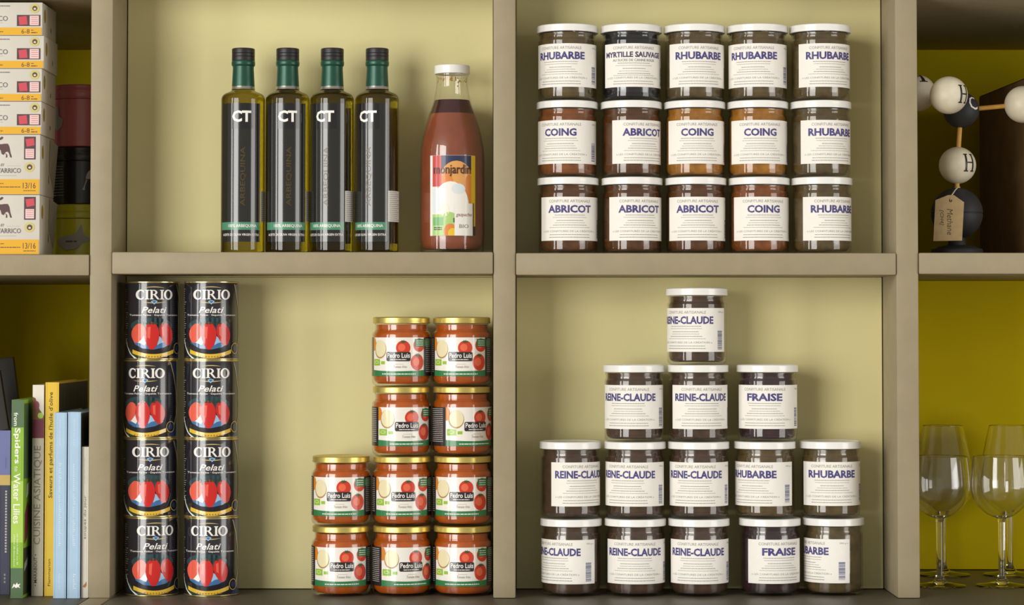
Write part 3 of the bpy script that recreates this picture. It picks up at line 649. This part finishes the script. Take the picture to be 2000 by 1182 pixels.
for i in range(6):
    carton(edges[i + 1], edges[i], rights[i], zs, zs + hs[i] - .0003, names[i], i > 1, i < 2); zs += hs[i]

# ---------------------------------------------------------------- round tins behind the cartons
ty = .24; tk = (D + ty) / F
def tin(z, h, m, label, kind):
    x = at(157, 350, ty)[0]; Rr = .043
    t = thing('round_tin', label, 'tin', (x, ty, z), face_rot(0, x, ty), 'round tins behind the cartons')
    put('tin_body', lathe('tin_body', [(0, .001), (Rr - .002, 0), (Rr - .0003, .001), (Rr - .0008, .003), (Rr - .0008, h - .021), (0, h - .021)], m, 56), t)
    put('tin_lid', lathe('tin_lid', [(Rr - .002, h - .0205), (Rr + .0004, h - .0203), (Rr + .0009, h - .019), (Rr + .0002, h - .0175), (Rr + .0002, h - .0105), (Rr + .0009, h - .0095), (Rr + .0009, h - .008), (Rr + .0002, h - .007), (Rr - .0002, h - .0015), (Rr - .0015, h), (Rr - .004, h - .0015), (0, h - .0015)], m, 56), t)
    p = Print(); A = lambda a: Rr * R(a)
    if kind == 0: p.poly([(A(-62), .030), (A(-50), .022), (A(-38), .030), (A(-36), .040), (A(-46), .044), (A(-48), .058), (A(-58), .060)], 'tin_print', 1)
    if kind == 1:
        p.ell(A(32), .036, A(22), .017, 'tin_print', 1, 16, 0, 180); p.ell(A(24), .042, A(3), .0022, 'ink_black', 2, 10); p.stroke([(A(12), .035), (A(8), .026), (A(6), .020)], [.002, .0015, .004], 'tin_print', 1)
        put('printed_emblem', p.mesh('tin_emblem', cyl(Rr), A(6)), t); p = Print()
        for k in range(11): p.scribble(A(-62), A(-34), .012 + k * .0042, .0011, 'ink_grey', 1)
    if kind == 2:
        p.poly([(A(-44), .020), (A(-30), .012), (A(-6), .014), (A(4), .022), (A(24), .028), (A(8), .034), (A(2), .050), (A(-8), .036), (A(-34), .032), (A(-50), .026)], 'tin_print', 1)
        p.scribble(A(-28), A(-6), .0235, .0026, 'carton_ink', 2)
    put('printed_shape', p.mesh('tin_print', cyl(Rr), A(6)), t)
    return t
z1 = at(1000, 401, ty)[1]; z2 = at(1000, 290, ty)[1]; z3 = at(1000, 170, ty)[1]; zb = ZEL + .0004
tin(zb, z1 - zb - .0003, 'tin_lime', 'yellow-green round tin at the bottom of the tin stack', 2)
tin(z1, z2 - z1 - .0003, 'tin_black', 'black round tin in the middle of the tin stack', 1)
tin(z2, z3 - z2, 'tin_pink', 'pink round tin on top of the tin stack', 0)

# ---------------------------------------------------------------- books
def book(px0, px1, ytop, y0, depth, cover, label, draw=None, lean=0, spine_bands=(), x_at=None, z_add=0, side=None):
    x0 = at(px0, 1000, y0)[0]; x1 = at(px1, 1000, y0)[0]; zt = at(1000, ytop, y0)[1]; z0 = ZC + .0004
    wdt = x1 - x0 - .0006; h = zt - z0; th = min(.0022, wdt * .2)
    t = thing('book', label, 'book', ((x0 + x1) / 2, y0, z0), 0, 'books standing in a row')
    bm = bmesh.new()
    def bxx(a, b, c, d, e_, f):
        g = bmesh.ops.create_cube(bm, size=1)['verts']
        for v in g: v.co = ((a + b) / 2 + v.co.x * (b - a), (c + d) / 2 + v.co.y * (d - c), (e_ + f) / 2 + v.co.z * (f - e_))
    bxx(-wdt / 2, -wdt / 2 + th, 0, depth, 0, h); bxx(wdt / 2 - th, wdt / 2, 0, depth, 0, h); bxx(-wdt / 2 + th * .9, wdt / 2 - th * .9, 0, th, 0, h)
    cv = put('cover', to_mesh(bm, 'cover', [cover]), t)
    put('pages', box_mesh('pages', -wdt / 2 + th + .0001, wdt / 2 - th - .0001, th + .0004, depth - .004, .002, h - .003, 'book_pages', 0), t)
    k = (D + y0) / F
    if draw:
        p = Print(); res = draw(p, lambda px: (px - (px0 + px1) / 2) * k, lambda py: at(1000, py, y0)[1] - z0, -wdt / 2, wdt / 2, h)
        for nm in (res or ()):                         # a spine printed in separate pieces
            put(nm, p.mesh('spine', flat, None, base=.0001), cv); p.items = []; p.mats = []
        put('spine_print', p.mesh('spine', flat, None, base=.0001), cv)
    if side:
        p = Print(); side(p, depth, h); put('cover_print', p.mesh('cover_print', lambda x, o, z: (wdt / 2 + o, x, z), None, base=.0001), cv)
    if lean: t.rotation_euler = (0, lean, 0)
    return t
def s_navy(p, X_, Z, a, b, h):
    p.rect(a, Z(948), b, Z(928), 'b_gold', 1); p.rect(a, Z(928), b, h, 'b_indigo', 1); p.scribble(Z(915), Z(893), X_(10), .0016, 'b_navy', 2, None, True)
    yield 'spine_bands'
    for k in range(22): p.rect(X_(10), Z(962 + k * 5.6), X_(13.5), Z(958.5 + k * 5.6), 'ink_pale', 1)
    for k in range(3): p.rect(X_(8.5), Z(1125 + k * 7), X_(11.5), Z(1121 + k * 7), 'ink_grey', 1)
book(-2, 20, 841, .05, .20, 'b_navy', 'navy and indigo book with gold band, at the left of the green book', s_navy)
def s_green(p, X_, Z, a, b, h):
    p.rect(a, 0, b, Z(1110), 'b_dgreen', 1); p.rect(a, Z(835), b, h, 'b_dgreen', 1); p.rect(a, Z(1060), b, Z(940), 'b_lime', 1)
    p.text('from', X_(26), Z(832), X_(34), Z(806), 'print_white', 2, .01, rot=-90); p.text('Spiders', X_(25), Z(906), X_(39), Z(836), 'print_white', 2, .02, rot=-90)
    p.text('to', X_(28), Z(921), X_(34), Z(911), 'print_white', 2, rot=-90); p.text('Water Lilies', X_(26), Z(1023), X_(39), Z(925), 'print_white', 2, .01, rot=-90)
    p.scribble(Z(1106), Z(1043), X_(27), 3.2 * .0007, 'print_white', 2, vert=True); p.scribble(Z(1103), Z(1043), X_(33), 3.2 * .0007, 'print_white', 2, vert=True)
    p.poly([(X_(u), Z(v)) for u, v in ((24, 1150), (28, 1140), (31, 1143), (34, 1138), (36, 1142), (41, 1140), (38, 1145), (41, 1149), (36, 1147), (32, 1149), (29, 1146))], 'print_white', 2)
def c_green(p, d, h):
    p.rect(.004, h * .60, .05, h * .98, 'b_dgreen', 1); p.rect(.004, .004, .05, h * .25, 'b_olive', 1)
    p.poly([(.01, h * .27), (.03, h * .3), (.045, h * .45), (.03, h * .48), (.012, h * .42)], 'j_maroon', 2); p.poly([(.02, h * .5), (.04, h * .52), (.045, h * .58), (.025, h * .57)], 'j_white', 2); p.poly([(.008, h * .13), (.03, h * .16), (.035, h * .2), (.01, h * .17)], 'tin_print', 2)
book(21, 45.5, 781, .0, .19, 'b_green', 'bright green book about spiders and water lilies, second from the left', s_green, side=c_green)
def s_beige(p, X_, Z, a, b, h):
    p.rect(a, Z(820), b, h, 'b_white', 1); p.rect(a, Z(856), b, Z(820), 'b_maroon', 1)
    p.poly([(a, Z(775)), (X_(68), Z(778)), (X_(76), Z(800)), (b, Z(812)), (b, Z(820)), (a, Z(820))], 'b_food', 2); p.ell(X_(70), Z(792), .004, .006, 'j_maroon', 3); p.ell(X_(78), Z(812), .004, .004, 'b_lime', 3)
    p.text('CUISINE ASIATIQUE', X_(66), Z(1064), X_(81), Z(871), 'b_taupe', 2, .004, rot=90)
    p.text('• MARABOUT •', X_(67), Z(1145), X_(73), Z(1083), 'b_ink', 2, .004, rot=90)
book(62, 85, 752, .03, .19, 'b_beige', 'beige asian cookery book with a food photo at the spine top', s_beige)
def s_yellow(p, X_, Z, a, b, h):
    p.text("Saveurs et parfums de l'huile d'olive", X_(94), Z(973), X_(104), Z(766), 'b_ink', 2, .004, rot=90); p.text('Flammarion', X_(94), Z(1145), X_(99), Z(1092), 'b_ink', 2, rot=90)
def c_yellow(p, d, h):
    p.rect(.002, .002, d - .002, h - .002, 'b_olive', 1)
    for k in range(7): p.poly([(.02 + k * .028, h * .2), (.03 + k * .028, h * .2), (.036 + k * .03, h * .97), (.028 + k * .03, h * .97)], 'b_dark', 2)
book(87, 114, 747, .03, .24, 'b_yellow', 'tall yellow olive oil book with dark cover photograph', s_yellow, side=c_yellow)
def s_blue(n):
    def f(p, X_, Z, a, b, h):
        c = 117 if n == 0 else 144.5; r = random.Random(n)
        p.scribble(Z(870), Z(818), X_(c - 2), .0024, 'b_paleblue', 1, r, True); p.scribble(Z(1066), Z(905), X_(c - 3), .0042, 'b_paleblue', 1, r, True)
        p.scribble(Z(1150), Z(1120), X_(c - 2), .0026 if n == 0 else .0046, 'b_paleblue', 1, r, True)
        p.rect(b - .0008, 0, b, h, 'b_blue2', 1)
    return f
def c_dark(p, d, h): p.rect(.004, .002, d - .002, h - .002, 'b_dark', 1)
book(104.5, 130, 806, .0, .21, 'b_blue', 'pale blue book, left one of the matching pair', s_blue(0), side=c_dark)
book(131.5, 157, 805, .0, .21, 'b_blue', 'pale blue book, right one of the matching pair', s_blue(1), side=c_dark)
def s_thin(p, X_, Z, a, b, h):
    p.text('soupes du jour', X_(163.5), Z(1053), X_(169), Z(968), 'b_taupe', 2, .004, rot=90); p.scribble(Z(945), Z(895), X_(164), .0018, 'ink_pale', 1, None, True)
    p.poly([(X_(u), Z(v)) for u, v in ((162, 1146), (167, 1140), (169, 1136), (170, 1143), (167, 1148))], 'b_rust', 2)
book(159, 173, 873, .006, .17, 'b_white', 'thin white soup recipe book beside the left post', s_thin)
for px, yt, y0, ang, lab in ((4, 729, .30, -.16, 'dark grey folder leaning at the back of the end shelf'), (26, 703, .42, -.13, 'dark folder leaning furthest back behind the books')):
    xx, zt = at(px, yt, y0); h = zt - ZC; t = thing('leaning_folder', lab, 'folder', (xx + .02 + h * math.tan(-ang) * .5, y0, ZC + .0006 + .05 * sin(-ang)), 0, 'dark folders behind the books')
    put('cover', box_mesh('folder', -.05, .0, 0, .012, 0, h * 1.0, 'b_grey', .001), t); put('pages', box_mesh('folder_pages', -.049, -.002, .0125, .02, .002, h - .004, 'b_black', .0005), t)
    t.rotation_euler = (0, ang, 0)

# ---------------------------------------------------------------- wine glasses
def shell(out, thick=.0012):
    inn = [(max(r - thick, .0005), z + (thick if i == 0 else 0)) for i, (r, z) in enumerate(out)]
    return out + [(out[-1][0] - thick * .5, out[-1][1] + thick * .4)] + inn[::-1]
def spl(pts, n=5):
    o = []
    for i in range(len(pts) - 1):
        p0 = pts[max(i - 1, 0)]; p1 = pts[i]; p2 = pts[i + 1]; p3 = pts[min(i + 2, len(pts) - 1)]
        for k in range(n):
            t = k / n
            o.append(tuple(.5 * (2 * p1[j] + (p2[j] - p0[j]) * t + (2 * p0[j] - 5 * p1[j] + 4 * p2[j] - p3[j]) * t * t + (3 * p1[j] - p0[j] - 3 * p2[j] + p3[j]) * t ** 3) for j in (0, 1)))
    return o + [pts[-1]]
def goblet(name, px, y, prof_bowl, stem_z, base_r, stem_r, label, group):
    x = at(px, 1000, y)[0]
    t = thing(name, label, 'wine glass', (x, y, ZC + .0004), 0, group)
    foot = [(0, 0), (base_r - .001, 0), (base_r, .0008), (base_r - .001, .0018), (base_r * .6, .0035), (base_r * .25, .0065), (stem_r * 1.4, .011), (stem_r, .018), (stem_r, stem_z * .55), (stem_r * 1.05, stem_z - .006)]
    bowl = spl(prof_bowl)
    put('foot_and_stem', lathe('glass_foot', foot + [(0, stem_z - .006)], 'wine_glass', 40), t)
    inner = [(max(r - .0013, 0), z + (.0035 if i < 3 else 0)) for i, (r, z) in enumerate(bowl)]
    put('bowl', lathe('glass_bowl', [(0, stem_z - .0055), (stem_r * 1.05, stem_z - .0055)] + bowl + [(bowl[-1][0] - .0006, bowl[-1][1] + .0005)] + [p_ for p_ in inner[::-1] if p_[0] > .0015] + [(0, stem_z + .004)], 'wine_glass', 48), t)
    return t
fb = [(.0062, .096), (.022, .103), (.0375, .119), (.0432, .138), (.0425, .160), (.0400, .1845)]
rb = [(.0060, .092), (.022, .100), (.0405, .114), (.0465, .132), (.0440, .156), (.0372, .190), (.0302, .2225)]
goblet('wine_glass', 1835, .17, fb, .097, .0372, .0048, 'front round wine glass half hidden by the right post', 'round wine glasses in front')
goblet('wine_glass', 1956, .17, fb, .097, .0375, .0048, 'front round wine glass standing clear of the right post', 'round wine glasses in front')
goblet('tall_wine_glass', 1842, .335, rb, .093, .040, .0044, 'rear tall tapering wine glass nearest the right post', 'tall wine glasses behind')
goblet('tall_wine_glass', 1972, .335, rb, .093, .040, .0044, 'rear tall tapering wine glass furthest from the right post', 'tall wine glasses behind')

# ---------------------------------------------------------------- molecule model, tag, dark box
def ball_mesh(name, r, m, seam=False):
    prof = [(r * cos(R(-90 + 180 * i / 24)), r * sin(R(-90 + 180 * i / 24))) for i in range(25)]
    prof[0] = (0, -r); prof[-1] = (0, r)
    if seam: prof[12:13] = [(r, -.0011), (r - .0010, -.0005), (r - .0010, .0005), (r, .0011)]
    return lathe(name, prof, m, 40)
def ball_letter(t, r, az, el, m, w_, h_, bold=0.):
    p = Print()
    if t == 'H':                                      # painted slab-serif H
        a, b, k = w_ / 2, h_ / 2, w_ * .085
        for sx in (-1, 1):
            c0 = sx * (a - k * 2.2); p.rect(c0 - k, -b, c0 + k, b, m, 1)
            for sz in (-1, 1): p.rect(c0 - k * 2.2, sz * b - k * .6, c0 + k * 2.2, sz * b + k * .6, m, 1)
        p.rect(-a + k * 2, -k * .6, a - k * 2, k * .6, m, 1)
    else: p.text(t, -w_ / 2, -h_ / 2, w_ / 2, h_ / 2, m, 1, bold)
    def fn(x, o, z):
        a = R(az) + x / r / cos(R(el)); b = R(el) + z / r; rr = r + o - .0002
        return (rr * sin(a) * cos(b), -rr * cos(a) * cos(b), rr * sin(b))
    return p.mesh('letter', fn, r * R(5), zstep=r * R(5))
def v3(px, py, y):
    x, z = at(px, py, y); return Vector((x, y, z))
cC, cA, cB, cR, cH = v3(1877, 215, .13), v3(1853, 186, .055), v3(1792, 182, .185), v3(1998, 204, .125), v3(1870, 323, .128)
sph = v3(1869, 417, .128)
mb = Vector((sph.x, sph.y, ZER + .0004))
mol = thing('molecule_model', 'wooden methane molecule model of ivory and black balls on round stand', 'molecule model', mb)
rH = .0262; mH = ball_mesh('hydrogen_ball', rH, 'ball_ivory')
for c_, az, el, nm in ((cA, 58, 0, 'H'), (cB, 2, 62, 'H'), (cR, 100, 0, 'H'), (cH, 45, 6, 'H')):
    o = put('hydrogen_ball', mH, mol, c_ - mb); put('painted_letter', ball_letter(nm, rH, az - 13, el, 'ink_black', .019, .0245), o)
rC = .0255
o = put('carbon_ball', ball_mesh('carbon_ball', rC, 'ball_black'), mol, cC - mb); put('painted_letter', ball_letter('C', rC, 36, 20, 'print_white', .015, .020), o)
for a_, b_ in ((cC, cA), (cC, cB), (cC, cR), (cC, cH), (cH, sph)): put('bond_rod', tube('rod', [a_ - mb, b_ - mb], .0033, 'rod_wood', 12), mol)
rS = .0365
put('stand_ball', ball_mesh('stand_ball', rS, 'stand_black', True), mol, sph - mb)
zz = sph.z - mb.z
put('stand_base', lathe('stand_base', [(0, 0), (.034, 0), (.0362, .002), (.0362, .007), (.0345, .0092), (.030, .0098), (.026, .0125), (.013, .0145), (.011, zz - rS + .004), (0, zz - rS + .004)], 'stand_black', 48), mol)
yt = .078
tgc = v3(1853, 428, yt); tag = thing('paper_tag', 'brown paper tag on string hanging from the molecule model', 'tag', tgc)
def tagp(px, py): x_, z_ = at(px, py, yt); return (x_ - tgc.x, z_ - tgc.z)
out_ = [tagp(*c_) for c_ in ((1823, 471), (1879, 470), (1883, 395), (1863, 381), (1852, 381), (1827, 391))]
hc = tagp(1856.7, 392); n = 24; hr = .0021
bm = bmesh.new()
def ray(a):                                           # outline point seen from the hole at angle a
    dx, dz = cos(a), sin(a); best = None
    for i in range(6):
        (ax, az_), (bx_, bz_) = out_[i - 1], out_[i]; ex, ez = bx_ - ax, bz_ - az_
        den = dx * ez - dz * ex
        if abs(den) < 1e-12: continue
        t_ = ((ax - hc[0]) * ez - (az_ - hc[1]) * ex) / den; s_ = ((ax - hc[0]) * dz - (az_ - hc[1]) * dx) / den
        if t_ > 0 and -1e-6 <= s_ <= 1 + 1e-6 and (best is None or t_ < best): best = t_
    return (hc[0] + dx * best, hc[1] + dz * best)
angs = sorted([2 * pi * i / n for i in range(n)] + [math.atan2(z_ - hc[1], x_ - hc[0]) % (2 * pi) for x_, z_ in out_])
O_ = [ray(a) for a in angs]; I_ = [(hc[0] + hr * cos(a), hc[1] + hr * sin(a)) for a in angs]
vo = [[bm.verts.new((x_, yy, z_)) for x_, z_ in L_] for yy in (0, .0006) for L_ in (O_, I_)]
N = len(angs)
for i in range(N):
    j = (i + 1) % N
    for f in ((vo[0][i], vo[0][j], vo[1][j], vo[1][i]), (vo[3][i], vo[3][j], vo[2][j], vo[2][i]), (vo[2][i], vo[2][j], vo[0][j], vo[0][i]), (vo[1][i], vo[1][j], vo[3][j], vo[3][i])):
        try: bm.faces.new(f)
        except ValueError: pass
bmesh.ops.remove_doubles(bm, verts=bm.verts[:], dist=1e-6); bmesh.ops.recalc_face_normals(bm, faces=bm.faces[:])
tb = put('tag_card', to_mesh(bm, 'tag', 'kraft', 0), tag)
p = Print(); B = lambda px, py: tagp(px, py)
(x0, z0), (x1, z1) = B(1850, 459), B(1861, 408); p.text('Methane', x0, z0, x1, z1, 'b_ink', 1, 0, .2, rot=-90)
(x0, z0), (x1, z1) = B(1835, 440), B(1843, 410); p.text('[CH4]', x0, z0, x1, z1, 'b_ink', 1, 0, .2, rot=-90)
put('handwriting', p.mesh('handwriting', flat, None, base=.0001), tb)
kn = v3(1870, 367, .124)
put('string', tube('string', [v3(1856.7, 393, yt + .004) - tgc, v3(1857, 389, yt - .0015) - tgc, v3(1860, 380, yt + .001) - tgc, v3(1866, 371, .105) - tgc, v3(1870.5, 366.5, .1225) - tgc, v3(1874.5, 366, .128) - tgc, v3(1870, 366.5, .1335) - tgc, v3(1865.5, 367, .128) - tgc, v3(1869, 368, .1225) - tgc], .0009, 'string', 6), tag)

bq = [at(1914, 400, .52)[0], at(2006, 400, .22)[0]]
bxp = [(bq[0], .52), (bq[1], .22), (bq[1] + .26, .30), (bq[0] + .26, .60)]
zt = at(1000, 190, .52)[1]; zb_ = ZER + .0004
cb = thing('cardboard_box', 'dark brown cardboard box behind the molecule model', 'box', (bxp[1][0] + .1, .4, zb_))
bm = bmesh.new(); ox, oy = bxp[1][0] + .1, .4
def wall(pa, pb, z0_, z1_, th=.004):
    (ax, ay), (bx_, by_) = pa, pb; dx, dy = bx_ - ax, by_ - ay; l = math.hypot(dx, dy); nx, ny = -dy / l * th, dx / l * th
    V = [bm.verts.new((x_ - ox, y_ - oy, z_)) for z_ in (z0_, z1_) for x_, y_ in ((ax, ay), (bx_, by_), (bx_ + nx, by_ + ny), (ax + nx, ay + ny))]
    for f in ((0, 1, 2, 3), (4, 5, 6, 7), (0, 1, 5, 4), (1, 2, 6, 5), (2, 3, 7, 6), (3, 0, 4, 7)): bm.faces.new([V[i] for i in f])
for i in range(4): wall(bxp[i], bxp[(i + 1) % 4], 0, zt - zb_)
V = [bm.verts.new((x_ - ox, y_ - oy, .002)) for x_, y_ in bxp]; bm.faces.new(V)
bmesh.ops.recalc_face_normals(bm, faces=bm.faces[:])
put('box_walls', to_mesh(bm, 'box', 'cardboard_dark', 0), cb)
bm = bmesh.new()
V = [bm.verts.new((x_ - ox, y_ - oy, z_)) for x_, y_, z_ in ((bxp[0][0], bxp[0][1], zt - zb_ + .001), (bxp[1][0], bxp[1][1], zt - zb_ + .001), (bxp[2][0], bxp[2][1], zt - zb_ + .001), (bxp[3][0], bxp[3][1], zt - zb_ + .001))]
bm.faces.new(V); bmesh.ops.solidify(bm, geom=bm.faces[:], thickness=.003); bmesh.ops.recalc_face_normals(bm, faces=bm.faces[:])
put('lid_flap', to_mesh(bm, 'flap', 'cardboard_dark', 0), cb)
